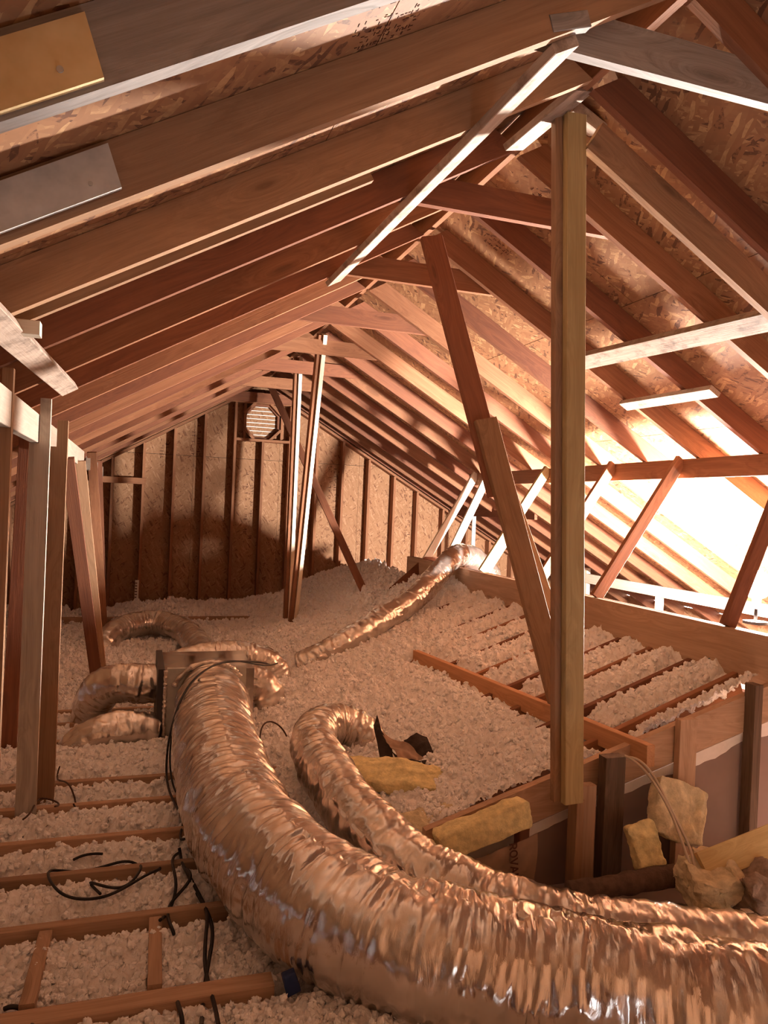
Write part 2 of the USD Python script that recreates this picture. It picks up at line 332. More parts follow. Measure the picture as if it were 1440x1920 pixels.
# boards nailed flat along the undersides of the rafters
def under(name, side, x0, y0, x1, y1, w, mat, label, cat, t=.032):
    xs = -1 if side == 'L' else 1; nrm = NL if side == 'L' else NR
    P = lambda x, y: np.array([x, y, RZ - S * abs(x - RX)]) - nrm * (t / 2 + .001)
    return member(name, P(x0, y0), P(x1, y1), w, t, mat, up=nrm, label=label, cat=cat)
under('bracing_board', 'L', 1.155, 1.98, 1.06, 4.42, .095, 'dusty_plank', 'long pale dusty board running diagonally under the left-slope rafters beside the collar ties', 'board')
member('blocking', (1.09, 1.955, 1.43), (1.215, 1.955, 1.475), .035, .05, 'weathered_grey', up=(0, 0, 1), label='short grey block at the near end of the long dusty board', cat='block')
under('bracing_board', 'L', -.462, 1.5, -.372, 4.10, .088, 'dusty_plank', 'dusty mottled board at the left edge running under the lower rafters, its end rounded', 'board', t=.04)
under('bracing_board', 'R', 2.76, 4.32, 2.90, 1.7, .125, 'dusty_plank', 'long dusty board under the right-slope rafters running out of the right edge', 'board', t=.04)
under('bracing_board', 'R', 3.19, 4.42, 3.21, 3.58, .085, 'dusty_plank', 'short pale spotted board bridging two right-slope rafters', 'board')
member('scrap_board', (1.50, 2.96, 1.60), (1.62, 2.60, 1.70), .13, .03, 'dusty_plank', up=(-.4, 0, 1), label='short stained board under the ridge behind the top of the tall post', cat='board')
member('scrap_board', (1.67, 2.80, 1.735), (1.86, 2.86, 1.70), .09, .05, 'dusty_plank', up=(.3, -.3, 1), label='small pale offcut above the top of the tall yellowish post', cat='board')
box('blocking', (-.44, 2.60, .50), (-.32, 2.66, .545), 'pine_pale', label='small pale block behind the dusty board at the left edge', cat='block')
rafter('R', 2.72, 'fir_tan', 'extra rafter hung lower beside the near right-slope rafters, with a slanted upper end', off=.10, l0=.14, l1=4.8)
def roof_stamp(px, py, side, length, height, rows, seed, turn=False):
    d = ray(px, py); sgn = 1 if side == 'R' else -1
    P = d * (RZ + DEP + sgn * RX * S) / (d[2] + sgn * S * d[0]); uvec, nrm = (LEFT_U, NL) if side == 'L' else (RIGHT_U, NR)
    u = -uvec if side == 'L' else uvec; w = -nrm; v = np.cross(w, u)
    if turn: u, v = v, -u
    return P - nrm * .0008, u, v, length, height, rows, seed
ROOF_STAMPS = [roof_stamp(668, 52, 'L', .20, .016, 6, 41), roof_stamp(690, 10, 'L', .30, .02, 2, 42), roof_stamp(995, 355, 'R', .22, .028, 4, 43), roof_stamp(905, 432, 'R', .22, .028, 3, 44), roof_stamp(770, 640, 'R', .3, .03, 3, 45), roof_stamp(1240, 655, 'R', .25, .03, 2, 46)]
# nailed plates on the two nearest left rafters
def plate(name, y, x0, x1, z_off0, z_off1, mat, label, t=.014):
    f = lambda x, o: (x, RZ - S * (RX - x) + o)
    pts = [f(x0, z_off0), f(x1, z_off0), f(x1 - .035, z_off1), f(x0, z_off1)]
    pth = thing(name, (x1, y, f(x1, z_off0)[1]), label, 'plate')
    prism('board', pts, (0, y, 0), (1, 0, 0), (0, 0, 1), t, mat, pth)
    for q in range(5):
        x = x0 + .25 + (x1 - x0 - .32) * (q % 3) / 2 if x1 - x0 > .3 else x0 + .1
        zz = f(x, z_off0 + (z_off1 - z_off0) * (.3 if q < 3 else .75))[1]
        nm = trimesh.creation.cylinder(radius=.006, height=.004, sections=10)
        put('nail_head', nm, mat4((x, y - t - .001, zz), (1, 0, 0), (0, 0, 1), (0, -1, 0)), 'tin_grey', pth)
plate('plywood_plate', 1.405, -.90, -.085, .01, .135, 'plate_tan', 'yellowish plywood plate nailed to the grey rafter in the upper left corner')
plate('grey_plate', 1.935, -.90, -.068, .022, .142, 'plate_grey', 'mottled grey board nailed to the tan rafter at the left edge')

# ------------------------------------------------------------------ the gable wall at the far end
WY = 10.86
wall = thing('wall_back', (RX, WY + .05, -1.7), kind='structure')
def roofz(x, o=0.): return RZ - S * abs(x - RX) + o
from shapely.geometry import box as sbox
gable = Polygon([(XL, -1.75), (XR, -1.75), (XR, roofz(XR, DEP)), (RX, RZ + DEP), (XL, roofz(XL, DEP))])
VC, VR = (1.645, 1.15), .235
octa = Polygon([(VC[0] + VR / math.cos(math.pi / 8) * math.cos(math.pi / 8 + i * math.pi / 4), VC[1] + VR / math.cos(math.pi / 8) * math.sin(math.pi / 8 + i * math.pi / 4)) for i in range(8)])
x = XL - .6; 
for row, (z0, z1) in enumerate(((-1.75, .605), (.61, 3.0))):
    for c in range(10):
        xa = -4.17 + c * 1.22 + row * .0
        g = gable.intersection(sbox(xa + .0015, z0, xa + 1.22 - .0015, z1)).difference(octa)
        for q in getattr(g, 'geoms', [g]):
            if q.is_empty or q.area < .01: continue
            x0, zz0 = q.bounds[:2]
            m = prism_mesh([(b - zz0, -(a - x0)) for a, b in q.exterior.coords] if False else list(zip(*[np.array(q.exterior.coords)[:, 1] - zz0, -(np.array(q.exterior.coords)[:, 0] - x0)])), .011)
            # local x up, local y towards -x, thickness along u x v = z x (-x) = -y
            put('osb_panel', m, mat4((x0, WY + .011, zz0), (0, 0, 1), (-1, 0, 0), (0, -1, 0)) @ np.diag([1, -1, 1, 1]) if False else mat4((x0, WY + .011, zz0), (0, 0, 1), (1, 0, 0), (0, 1, 0)) @ np.diag([1., -1, -1, 1]), 'osb_wall', wall)
out = prism_mesh([(-6, -2.2), (9, -2.2), (9, 2.6), (-6, 2.6)], .01)
outp = sbox(XL - .1, -1.9, XR + .1, 2.2).difference(octa)
put('house_wrap', trimesh.creation.extrude_polygon(outp, .008, engine='earcut'), mat4((0, WY + .024, 0), (1, 0, 0), (0, 0, 1), (0, -1, 0)), 'felt', wall)
SD = .15
STUDS = [-2.4, -2.0, -1.6, -1.18, -.76, -.355, .045, .445, .85, 1.262, 2.055, 2.46, 2.86, 3.27, 3.68, 4.06, 4.5, 4.91, 5.32, 5.73]
for sx in STUDS:
    zt = min(roofz(sx) - .045, 1.40 if abs(sx - 1.65) < .5 else 9)
    member('stud', (sx, WY - SD / 2 - .001, -1.72), (sx, WY - SD / 2 - .001, zt), .036, SD, 'fir_orange', up=(0, 1, 0), parent=wall)
for sx in (1.66,):
    member('stud', (sx, WY - SD / 2 - .001, -1.72), (sx, WY - SD / 2 - .001, .86), .036, SD, 'fir_orange', up=(0, 1, 0), parent=wall)
member('sill', (1.281, WY - SD / 2 - .001, .879), (2.036, WY - SD / 2 - .001, .879), .036, SD, 'fir_orange', up=(0, 1, 0), parent=wall)
member('header', (1.10, WY - SD / 2 - .02, 1.42), (2.2, WY - SD / 2 - .02, 1.42), .036, SD, 'fir_orange', up=(0, 1, 0), parent=wall)
for sx in (1.40, 1.93):
    member('cripple_stud', (sx, WY - .05, .90), (sx, WY - .05, 1.40), .036, .09, 'fir_orange', up=(0, 1, 0), parent=wall)
for xs in (-1, 1):
    uvec = LEFT_U if xs < 0 else RIGHT_U; nrm = NL if xs < 0 else NR
    o = np.array([RX, WY - SD / 2, RZ]) + uvec * .25 - nrm * .021
    member('top_plate', o, o + uvec * 4.9, SD, .036, 'fir_orange', up=nrm, parent=wall)
member('cleat', (-.52, WY - SD - .02, .215), (.08, WY - SD - .02, .215), .036, .085, 'fir_orange', parent=wall)
# worn print on the OSB: short rows of illegible strokes, sideways
def stamp(parent, o, u, v, length, height, rows, seed, mat='ink', fill=.62):
    r = np.random.default_rng(seed); ms = []
    for k in range(rows):
        x = 0.; y0 = -k * height * 1.45
        while x < length:
            if r.random() < .16: x += height * r.uniform(.8, 2.2)
            wd = height * r.uniform(.35, .7)
            for q in range(r.integers(1, 4)):
                if r.random() < fill:
                    if r.random() < .55: b = (height * .13, height * r.uniform(.5, 1)); p = (x + wd * r.random(), y0 + r.uniform(0, height * .2))
                    else: b = (wd, height * .14); p = (x, y0 + height * r.random() * .8)
                    m = trimesh.creation.box((b[0], b[1], .0012)); m.apply_translation((p[0] + b[0] / 2, p[1] + b[1] / 2, 0)); ms.append(m)
            x += wd + height * .22
    put('printed_stamp', trimesh.util.concatenate(ms), mat4(np.asarray(o, float), u, v, np.cross(u, v)), mat, parent)
YW = WY - .0010
for q in ROOF_STAMPS: stamp(roof, *q)
for (px, z0, z1, rows) in ((1.495, -.55, .42, 2), (2.73, -.52, .55, 2), (3.94, -.55, .35, 2), (.72, .62, .98, 2), (.30, .55, .80, 2)):
    stamp(wall, (px, YW, z0), np.array([0, 0, 1.]), np.array([-1., 0, 0]), z1 - z0, .052, rows, int(px * 100))
# the louvre
vent = thing('gable_vent', (VC[0], WY - .08, VC[1] - VR), 'octagonal louvred vent with bright slats high in the far gable wall', 'vent')
ring = octa.buffer(.022, join_style=2).difference(octa.buffer(-.012, join_style=2))
put('frame', trimesh.creation.extrude_polygon(ring, .09, engine='earcut'), mat4((0, WY + .03, 0), (1, 0, 0), (0, 0, 1), (0, -1, 0)), 'fir_red', vent)
for i in range(8):
    a = math.pi / 4 * i; c = np.array([VC[0] + (VR + .03) * math.cos(a), 0, VC[1] + (VR + .03) * math.sin(a)]); t = np.array([-math.sin(a), 0, math.cos(a)])
    if i % 2: member('corner_block', c - t * .11 + [0, WY - .085, 0], c + t * .11 + [0, WY - .085, 0], .036, .085, 'fir_orange', up=(0, 1, 0), parent=vent)
for i in range(8):
    z = VC[1] - VR + .025 + i * .058
    hw = min(VR - .014, VR * math.tan(math.pi / 8) + (VR - abs(z - VC[1])) - .012)
    if hw > .04:
        pr = [(0, 0), (.005, 0), (.020, -.014), (.050, -.030), (.048, -.034), (.016, -.018)]
        m = prism_mesh([(a, b) for a, b in pr], hw * 2)
        put('slat', m, mat4((VC[0] - hw, WY - .01, z + .03), (0, 1, 0), (0, 0, 1), (1, 0, 0)), 'louvre_paint', vent)

# near end and the eaves, closing the attic
back = thing('wall_front', (RX, YB, -1.7), kind='structure')
put('osb_panel', prism_mesh([(XL, -1.75), (XR, -1.75), (XR, roofz(XR, DEP)), (RX, RZ + DEP), (XL, roofz(XL, DEP))], .012), mat4((0, YB, 0), (1, 0, 0), (0, 0, 1), (0, -1, 0)), 'osb_wall', back)
box('wall_left', (XL, YB, -1.75), (XL + .02, YF, roofz(XL, DEP)), 'osb_wall', kind='structure')
box('wall_right', (XR - .02, YB, -1.75), (XR, YF, roofz(XR, DEP)), 'osb_wall', kind='structure')
# ceiling boards of the rooms below, with the open hatch
fl = sbox(XL, YB, XR, YF).difference(sbox(1.05, .47, 1.45, .77))
put('floor', trimesh.creation.extrude_polygon(fl, .016, engine='earcut'), mat4((0, 0, -1.72), (1, 0, 0), (0, 1, 0), (0, 0, 1)), 'drywall_back', kind='structure')

# ------------------------------------------------------------------ floor joists and the raised, sloping ceiling on the right
JT = -1.542
LJ = [(2.42, 'broad floor joist across the bottom left corner'), (2.90, 'floor joist behind the two short cross strips in the bottom left'), (3.28, 'floor joist under the black wire loop on the left'), (3.61, 'floor joist between the wire loop and the left post feet'),
      (4.00, 'floor joist at the feet of the grey and tan left posts'), (4.33, 'floor joist just behind the feet of the left posts'), (5.05, 'floor joist in front of the lower left branch duct'), (5.43, 'floor joist beside the lower left branch duct'), (5.75, 'floor joist left of the duct box'), (6.73, 'partly buried floor joist at the foot of the leaning left props'), (9.76, 'dark floor joist near the far wall behind the arched duct')]
for k, (y, lb) in enumerate(LJ):
    th = .075 if k == 0 else .038
    x1 = .47 if k == 0 else 1.0 if y < 5 else (1.2 if y < 9 else 2.0)
    lift = .05 if y > 9 else 0.
    member('floor_joist', (-3.5, y - th / 2, JT - .072 + lift), (x1, y - th / 2, JT - .072 + lift), th, .14, 'joist_brown', label=lb, cat='joist')
for (x, lb) in ((-.255, 'short dark cross strip lying left in the bottom left insulation'), (.115, 'short dark cross strip lying right in the bottom left insulation')):
    member('cross_strip', (x - .01, 2.44, JT - .03), (x, 2.84, JT - .03), .045, .06, 'joist_brown', label=lb, cat='strip')
def zs(x, y=5.): return -1.916 + .36 * x - .05 * max(0., y - 7.)
SJ = [3.22, 3.57, 3.92, 4.24, 4.64, 5.02, 5.40, 5.79, 6.17, 6.54]
for k, y in enumerate(SJ):
    u = unit((1, 0, .36)); nn = np.array([-u[2], 0, u[0]])
    o = np.array([1.15, y - .019, zs(1.15)]) - nn * .07
    member('sloped_joist', o, o + u * 2.05, .038, .14, ('fir_orange', 'fir_red')[k % 2], up=nn, label='%s sloping ceiling joist behind the header on the right, half buried in insulation' % ORD[k].replace('first', 'nearest'), cat='joist')
sl_u = unit((1, 0, .36)); sl_n = np.array([-sl_u[2], 0, sl_u[0]])
sc_o = np.array([1.32, 3.035, zs(1.32)]) - sl_n * .158
put('drywall_sheet', prism_mesh([(0, 0), (7.6, 0), (7.6, 1.96), (0, 1.96)], .013), mat4(sc_o, (0, 1, 0), sl_u, np.cross((0, 1, 0), sl_u)), 'drywall_back', label='drywall of the sloping ceiling under the insulated bays on the right', cat='drywall')
HY = 2.99
hd = lambda x: -1.731 + .29 * x if x < 2.6 else zs(x) + .0
pts = [(1.22, -1.38), (3.078, -.815), (3.078, -.995), (1.22, -1.55)]
prism('header_beam', pts, (0, HY, 0), (1, 0, 0), (0, 0, 1), .04, 'joist_brown', label='sloping header board facing the camera at the front of the raised ceiling on the right', cat='beam')
dw = thing('drywall_end', (2.2, HY - .02, -1.7), 'pinkish brown back of a drywall end wall below the sloping header', 'drywall')
prism('sheet', [(1.22, -1.58), (3.16, -.98), (3.16, -1.70), (1.22, -1.70)], (0, HY - .005, 0), (1, 0, 0), (0, 0, 1), .013, 'drywall_back', dw)
r = np.random.default_rng(3); xs_ = np.linspace(1.25, 3.14, 60)
top = [(x, -.985 - (3.16 - x) * .30) for x in xs_]; bot = [(x, -.985 - (3.16 - x) * .30 - .035 - .03 * noise([[x * 9, 0, 3]])[0] - .012 * noise([[x * 40, 1, 3]])[0]) for x in xs_]
prism('torn_edge', top + bot[::-1], (0, HY - .019, 0), (1, 0, 0), (0, 0, 1), .003, 'drywall_torn', dw, label='torn white paper edge')
plate_r = member('ceiling_beam', (3.10, 2.86, -.72), (3.10, 8.4, -.72), .038, .28, 'joist_brown', label='deep beam along the upper edge of the sloping insulation on the right', cat='beam')
member('ceiling_beam', (3.142, 2.86, -.72), (3.142, 8.4, -.72), .038, .28, 'fir_red', label='second beam doubled behind the deep beam on the right', cat='beam')
member('strongback', (2.27, 2.84, -1.09), (2.085, 5.40, -1.15), .045, .10, 'board_orange', label='long orange board lying across the sloping joists from the header back into the insulation', cat='board')
def stud2(name, x, y, z0, z1, w, d, mat, lb, cat='stud', lean=0.):
    member(name, (x, y, z0), (x + lean, y, z1), w, d, mat, up=(0, 1, 0), label=lb, cat=cat)
stud2('stud', 2.085, 2.87, -1.70, -1.085, .105, .06, 'dark_post', 'dark weathered stud standing in front of the sloping header', lean=-.0)
stud2('stud', 2.535, 2.925, -1.70, -.955, .10, .04, 'joist_brown', 'brown stud nailed to the header right of the dark stud')
stud2('stud', 2.93, 2.92, -1.70, -.80, .05, .07, 'dark_post', 'dark stud at the right edge under the end of the beam')
stud2('stud', 1.655, 2.90, -1.70, -1.30, .05, .05, 'fir_red', 'short stud left of the tall post with a paper-faced batt leaning on it')
stud2('stud', 1.88, 2.83, -1.70, -1.245, .04, .07, 'fir_tan', 'narrow stud under the foot of the tall yellowish post')
stud2('stud', 1.945, 2.855, -1.70, -1.20, .075, .05, 'joist_brown', 'wider reddish stud under the foot of the tall yellowish post')
# posts and props under the ridge
p = thing('tall_post', (1.84, 2.77, -1.23), 'tall yellowish post of two boards rising to the ridge right of the middle', 'post')
member('board', (1.815, 2.765, -1.235), (1.665, 2.735, 1.665), .09, .038, 'pine_yellow', up=(0, 1, 0), parent=p)
member('board', (1.795, 2.806, -1.235), (1.640, 2.776, 1.665), .105, .038, 'fir_tan', up=(0, 1, 0), parent=p)
p = thing('leaning_prop', (2.26, 3.67, -1.1), 'dark leaning timber prop from ridge to sloping insulation, left of the tall post', 'prop')
top_, bot_ = np.array([1.615, 4.22, 1.64]), np.array([2.275, 3.66, -1.12])
ux = unit((.0, 1, .2))
member('board', top_, top_ + (bot_ - top_) * .56, .135, .04, 'fir_red', up=(0, 1, 0), parent=p)
member('board', top_ + (bot_ - top_) * .40 + [.02, -.042, 0], bot_ + [.02, -.042, 0], .135, .04, 'fir_tan', up=(0, 1, 0), parent=p)
member('board', top_ + (bot_ - top_) * .50 + [.065, .03, 0], top_ + (bot_ - top_) * .80 + [.15, .05, 0], .10, .04, 'fir_tan', up=(0, 1, 0), parent=p)
p = thing('bright_post', (1.66, 8.0, -1.3), 'bright-edged double post leaning from the fourth collar tie to the insulation', 'post')
member('board', (1.66, 8.0, -1.35), (1.60, 6.87, 1.60), .04, .09, 'pine_pale', up=(0, 1, 0), parent=p)
member('board', (1.618, 8.02, -1.35), (1.558, 6.89, 1.60), .04, .09, 'fir_orange', up=(0, 1, 0), parent=p)
p = thing('thin_post', (1.64, 8.35, -1.35), 'upright thin post behind the bright-edged leaning post', 'post')
member('board', (1.66, 8.3, -1.35), (1.645, 8.2, 1.62), .04, .09, 'pine_pale', up=(0, 1, 0), parent=p)
member('board', (1.618, 8.32, -1.35), (1.603, 8.22, 1.62), .04, .09, 'fir_orange', up=(0, 1, 0), parent=p)
member('diagonal_prop', (1.68, 10.25, 1.56), (2.62, 8.2, -1.22), .09, .04, 'fir_red', up=(0, 1, .3), label='long thin diagonal prop from the far peak down to the right, crossing the gable wall', cat='prop')
# right purlin and its props
member('purlin', (3.80, .6, .372), (3.80, 8.25, .372), .038, .14, 'fir_orange', label='long horizontal purlin under the right-slope rafters at mid height', cat='purlin')
member('purlin', (4.60, 8.05, -.03), (4.60, 10.7, -.03), .038, .10, 'fir_red', label='short dark purlin lower down near the far right end of the roof', cat='purlin')
BR = [((3.78, 4.536, .44), (3.10, 4.536, -.578), 'fir_orange', 'wide brown slanted prop from beam to purlin nearest right of the tall post'),
      ((3.78, 5.36, .44), (3.10, 5.36, -.578), 'fir_orange', 'brown slanted prop from beam to purlin just behind the tall post'),
      ((3.78, 6.42, .44), (3.12, 6.42, -.578), 'pine_yellow', 'bright slanted prop between the leaning timber and the tall post'),
      ((3.78, 7.72, .42), (3.30, 7.72, -.60), 'pine_pale', 'second bright slanted prop from the left, near the foil duct end'),
      ((3.78, 8.05, .44), (3.17, 8.05, -.62), 'pine_pale', 'leftmost bright slanted prop under the end of the purlin'),
      ((3.58, 3.30, .52), (3.105, 3.30, -.578), 'fir_red', 'dark slanted prop at the right edge in front of the lamp glare')]
for a, b, mt, lb in BR:
    member('slanted_prop', b, a, .038, .088, mt, up=(1, 0, .3) if False else (-.8, 0, .6), label=lb, cat='prop') if False else member('slanted_prop', b, a, .088, .038, mt, up=(0, 1, 0), label=lb, cat='prop')
member('slanted_prop', (3.22, 6.55, -.578), (3.50, 6.55, -.15), .088, .038, 'fir_tan', up=(0, 1, 0), label='short tan sister board at the foot of the bright middle prop', cat='prop')
u4 = unit((.5, 0, .34))
prism('plywood_scrap', [(0, -.06), (.56, .40), (1.0, .40), (.40, -.06)], (2.60, 7.95, -.95), (1, 0, 0), (0, .25, 1), .02, 'fir_red', label='flat red-brown board leaning beside the far end of the foil duct', cat='board')
# pale plate on posts down at the right eave, and a white pipe
member('wall_plate', (6.0, 1.5, -.88), (6.0, 10.6, -.88), .05, .13, 'pine_pale', label='pale horizontal plate low down near the right eave', cat='plate')
for y, lb in ((7.5, 'short pale upright carrying the pale plate near the right eave, right of the wide prop'), (9.05, 'short upright carrying the pale plate near the right eave, left of the wide prop'), (9.9, 'farthest short upright under the pale plate near the right eave')):
    member('short_upright', (6.02, y, -1.7), (6.02, y, -.74 if y > 9 else -.9), .06, .09, 'pine_pale', up=(0, 1, 0), label=lb, cat='post')
put('vent_pipe', trimesh.creation.cylinder(radius=.03, height=1.75, sections=20), mat4((4.62, 9.85, -.94), (1, 0, 0), (0, 1, 0), (0, 0, 1)), 'pvc', smooth=40, label='white upright pipe at the far right behind the bright props', cat='pipe')
# left knee wall
member('purlin', (-.485, .6, .305), (-.485, 6.95, .305), .04, .135, 'pine_purlin', label='pale timber purlin on top of the left posts', cat='purlin')
member('purlin', (-.49, 7.9, .31), (-.49, 10.68, .31), .04, .135, 'pine_purlin', label='farther pale purlin on the left near the gable wall', cat='purlin')
def kpost(y, x0, x1, xt, ztop, mat, lb, th=.038):
    z0 = -1.62; p_ = [(0, 0), (0, x1 - x0), (ztop - z0, x1 - x0), (ztop - z0, xt - x0), (.235 - z0, xt - x0), (.235 - z0, 0)]
    prism('knee_post', p_, (x0, y - th, z0), (0, 0, 1), (1, 0, 0), th, mat, label=lb, cat='post')
kpost(3.12, -.56, -.462, -.50, .46, 'fir_tan', 'tan post cut off by the left edge of the picture')
kpost(3.92, -.505, -.415, -.462, .45, 'grey_post', 'greyish notched post carrying the left purlin')
kpost(4.13, -.455, -.355, -.405, .37, 'fir_tan', 'smooth tan notched post beside the greyish post')
member('knee_post', (-.70, 5.0, -1.6), (-.66, 5.0, .35), .088, .038, 'fir_red', up=(0, 1, 0), label='dark brown post seen between the left edge post and the greyish post', cat='post')
for a, b, mt, lb in (((-.47, 5.45, .24), (-.255, 6.45, -1.6), 'fir_red', 'dark leaning prop right of the tan left post'), ((-.455, 6.30, .26), (-.24, 6.75, -1.6), 'fir_tan', 'light-edged leaning prop joined to the dark one at the floor'),
                     ((-.46, 7.9, .42), (-.30, 8.6, -1.6), 'fir_orange', 'third leaning prop on the left, behind the light-edged one'), ((-.47, 9.3, .40), (-.36, 9.7, -1.6), 'fir_red', 'farthest leaning prop on the left before the gable wall')):
    member('knee_prop', b, a, .088, .038, mt, up=(0, 1, 0), label=lb, cat='prop')

# ------------------------------------------------------------------ loose-fill insulation
def smax(a, b, k=.05): return np.maximum(a, b) + k * np.exp(-np.abs(a - b) / k) * .5
def sstep(a, b, x): t = np.clip((x - a) / (b - a), 0, 1); return t * t * (3 - 2 * t)
LJY = np.array([y for y, _ in LJ]); SJY = np.array(SJ)
def base(x, y):
    x, y = np.asarray(x, float), np.asarray(y, float)
    flat = -1.565 + .02 * (fbm(np.stack([x * 1.6, y * 1.6, 0 * x], -1), 3) - .5) * 2
    # dips beside the joists on the left
    dj = np.min(np.abs(y[..., None] - .019 - LJY), -1)
    near = (1 - sstep(5.8, 7.5, y))
    df = np.min(np.where(LJY - y[..., None] > -.02, LJY - y[..., None], 9), -1)
    pat = sstep(.35, .6, noise(np.stack([x * 3.2, y * 3.2, 0 * x + 3], -1)))
    flat = flat + near * (.05 * sstep(.02, .12, dj) - .035 - .06 * (1 - sstep(.05, .17, np.abs(df))) * (.55 + .45 * pat)) + (1 - near) * .03
    flat = flat - .04 * (1 - sstep(.2, .6, np.abs(y - 2.62) / .3))
    sl = -1.916 + .36 * x - .05 * np.maximum(0, y - 7.)
    ds = np.min(np.abs(y[..., None] - SJY), -1)
    dsv = np.where(y[..., None] - SJY < 0, 0, y[..., None] - SJY); 
    cover = sstep(2.35, 1.75, x + .13 * (fbm(np.stack([x * 2, y * 2, x * 0 + 5], -1), 2) - .5) * 2 - .10 * (y - 3)) 
    dsf = np.min(np.where(SJY - y[..., None] > -.02, SJY - y[..., None], 9), -1)
    sl = sl + (1 - cover) * (-.04 + .055 * sstep(.025, .12, ds) - .045 * (1 - sstep(.03, .14, np.abs(dsf)))) + cover * .05
    sl = np.where((y > 3.0) & (x < 3.09), sl, -9)
    b = np.where(sl > -5, smax(flat, np.where(sl > -5, sl, -1.7)), flat)
    b = b - .10 * np.exp(-((y - 9.5) / .30) ** 2) * (1 - sstep(1.7, 2.2, x)) * sstep(-1.2, -.6, x)
    # the board lying across the slope keeps the fill down beside it
    db = np.abs(x - (2.27 - .0723 * (y - 2.84)))
    b = b - .07 * (1 - sstep(.04, .16, db - .02)) * (y < 5.4) * (x > 1.5) * (y > 3.0)
    b = b + .13 * (fbm(np.stack([x * 2.6, y * 2.0, 0 * x + 31], -1), 3) - .45) * sstep(5.5, 7.5, y)
    # heaps
    for (hx, hy, rx, ry, h) in ((2.75, 9.7, .55, 1.2, .16), (2.95, 7.35, .35, .5, .10), (1.0, 10.4, .9, .5, .10), (1.3, 7.2, .5, .9, .10), (.95, 3.75, .25, .3, .03), (1.1, 5.4, .45, .8, .05), (.35, 10.4, .4, .3, .08)):
        b = b + h * np.exp(-((x - hx) / rx) ** 2 - ((y - hy) / ry) ** 2)
    return b
def clump(x, y):
    x, y = np.asarray(x, float), np.asarray(y, float)
    P = lambda s, q: np.stack([x * s + .35 * noise(np.stack([x * 30, y * 30, 0 * x + q], -1)), y * s + .35 * noise(np.stack([x * 30, y * 30, 0 * x + q + 9], -1)), 0 * x + q], -1)
    a = 1 - np.abs(noise(P(17, 1)) * 2 - 1)
    b = noise(P(38, 2)); c = noise(P(85, 3)); d = noise(np.stack([x * 190, y * 190, 0 * x], -1), 4)
    g = 1 - np.abs(noise(P(8, 21)) * 2 - 1)
    return .034 * (g - .5) * sstep(2.5, 5, y) + .05 * (g - .5) * sstep(6, 8, y) + (.026 + .03 * sstep(5.5, 8, y)) * (a - .5) + .024 * (b - .5) + .022 * (c - .5) + .013 * (d - .5)
ys = 1.35 * np.exp(np.linspace(0, math.log(10.67 / 1.35), 860))
xsI = np.concatenate([np.linspace(-3.4, -1.0, 90, endpoint=False), np.linspace(-1.0, 3.085, 620)])
X, Y = np.meshgrid(xsI, ys)
Z = base(X, Y) + clump(X, Y)
jx = .012 * (noise(np.stack([X * 55, Y * 55, 0 * X + 7], -1)) - .5) * 2; jy = .012 * (noise(np.stack([X * 55, Y * 55, 0 * X + 17], -1)) - .5) * 2
V = np.stack([np.minimum(X + jx, 3.08), Y + jy, Z], -1).reshape(-1, 3)
nx, ny = X.shape[1], X.shape[0]
ii = (np.arange(ny - 1)[:, None] * nx + np.arange(nx - 1)[None]).ravel()
Q = np.stack([ii, ii + 1, ii + nx + 1, ii + nx], 1)
ctr = V[Q].mean(1)
keep = ~(((ctr[:, 0] > 1.40) & (ctr[:, 1] < 3.05)) | ((ctr[:, 0] > 1.19) & (ctr[:, 1] > 2.92) & (ctr[:, 1] < 3.05)))
Q = Q[keep]
ins_mesh = trimesh.Trimesh(V, np.vstack([Q[:, [0, 1, 2]], Q[:, [0, 2, 3]]]), process=False)
ins = thing('loose_insulation', (.5, 4, -1.6), 'fluffy off-white loose-fill insulation covering the attic floor and the sloping bays', 'insulation', kind='stuff')
put('fill', ins_mesh, mat4((0, 0, 0), (1, 0, 0), (0, 1, 0), (0, 0, 1)), 'insul', ins, smooth=True, kind='stuff')
# tufts standing off the surface
def tuft(seed):
    m = trimesh.creation.icosphere(subdivisions=2, radius=1.0); v = np.array(m.vertices)
    v *= (.55 + .95 * noise(v * 2.3 + seed * 7.1))[:, None] * (.8 + .4 * noise(v * 6 + seed))[:, None]
    return trimesh.Trimesh(v, m.faces, process=False)
NT = 26000
rt = np.random.default_rng(11)
ty = 1.7 * np.exp(rt.random(NT) * math.log(10.2 / 1.7)); tx = rt.uniform(-1.0, 3.05, NT)
# fewer near the joists
ok = ~((tx > 1.45) & (ty < 3.06)); tx, ty = tx[ok], ty[ok]
tz = base(tx, ty) + clump(tx, ty)
pi = UsdGeom.PointInstancer.Define(stage, ins + '/tuft')
protos = []
for k in range(3):
    pp = usdkit.mesh(stage, ins + '/tuft/lump' + ('' if k == 0 else '_%03d' % k), tuft(k + 1), MATS['insul_tuft'], smooth=True); protos.append(pp.GetPath())
pi.CreatePrototypesRel().SetTargets(protos)
n_ = len(tx); sc = rt.uniform(.004, .012, n_) * (1 + .10 * ty)
loc = np.stack([tx - .5, ty - 4, tz + 1.6 + sc * .2], 1)
pi.CreatePositionsAttr([Gf.Vec3f(*map(float, q)) for q in loc]); pi.CreateProtoIndicesAttr([int(q) for q in rt.integers(0, 3, n_)])
pi.CreateScalesAttr([Gf.Vec3f(float(s), float(s), float(s * .8)) for s in sc])
qs = rt.normal(size=(n_, 4)); qs /= np.linalg.norm(qs, axis=1, keepdims=True)
pi.CreateOrientationsAttr([Gf.Quath(float(a), float(b), float(c), float(d)) for a, b, c, d in qs])
pi.GetPrim().SetCustomDataByKey('kind', 'stuff')
def ins_z(x, y): return float(base(np.array([x]), np.array([y]))[0] + clump(np.array([x]), np.array([y]))[0])
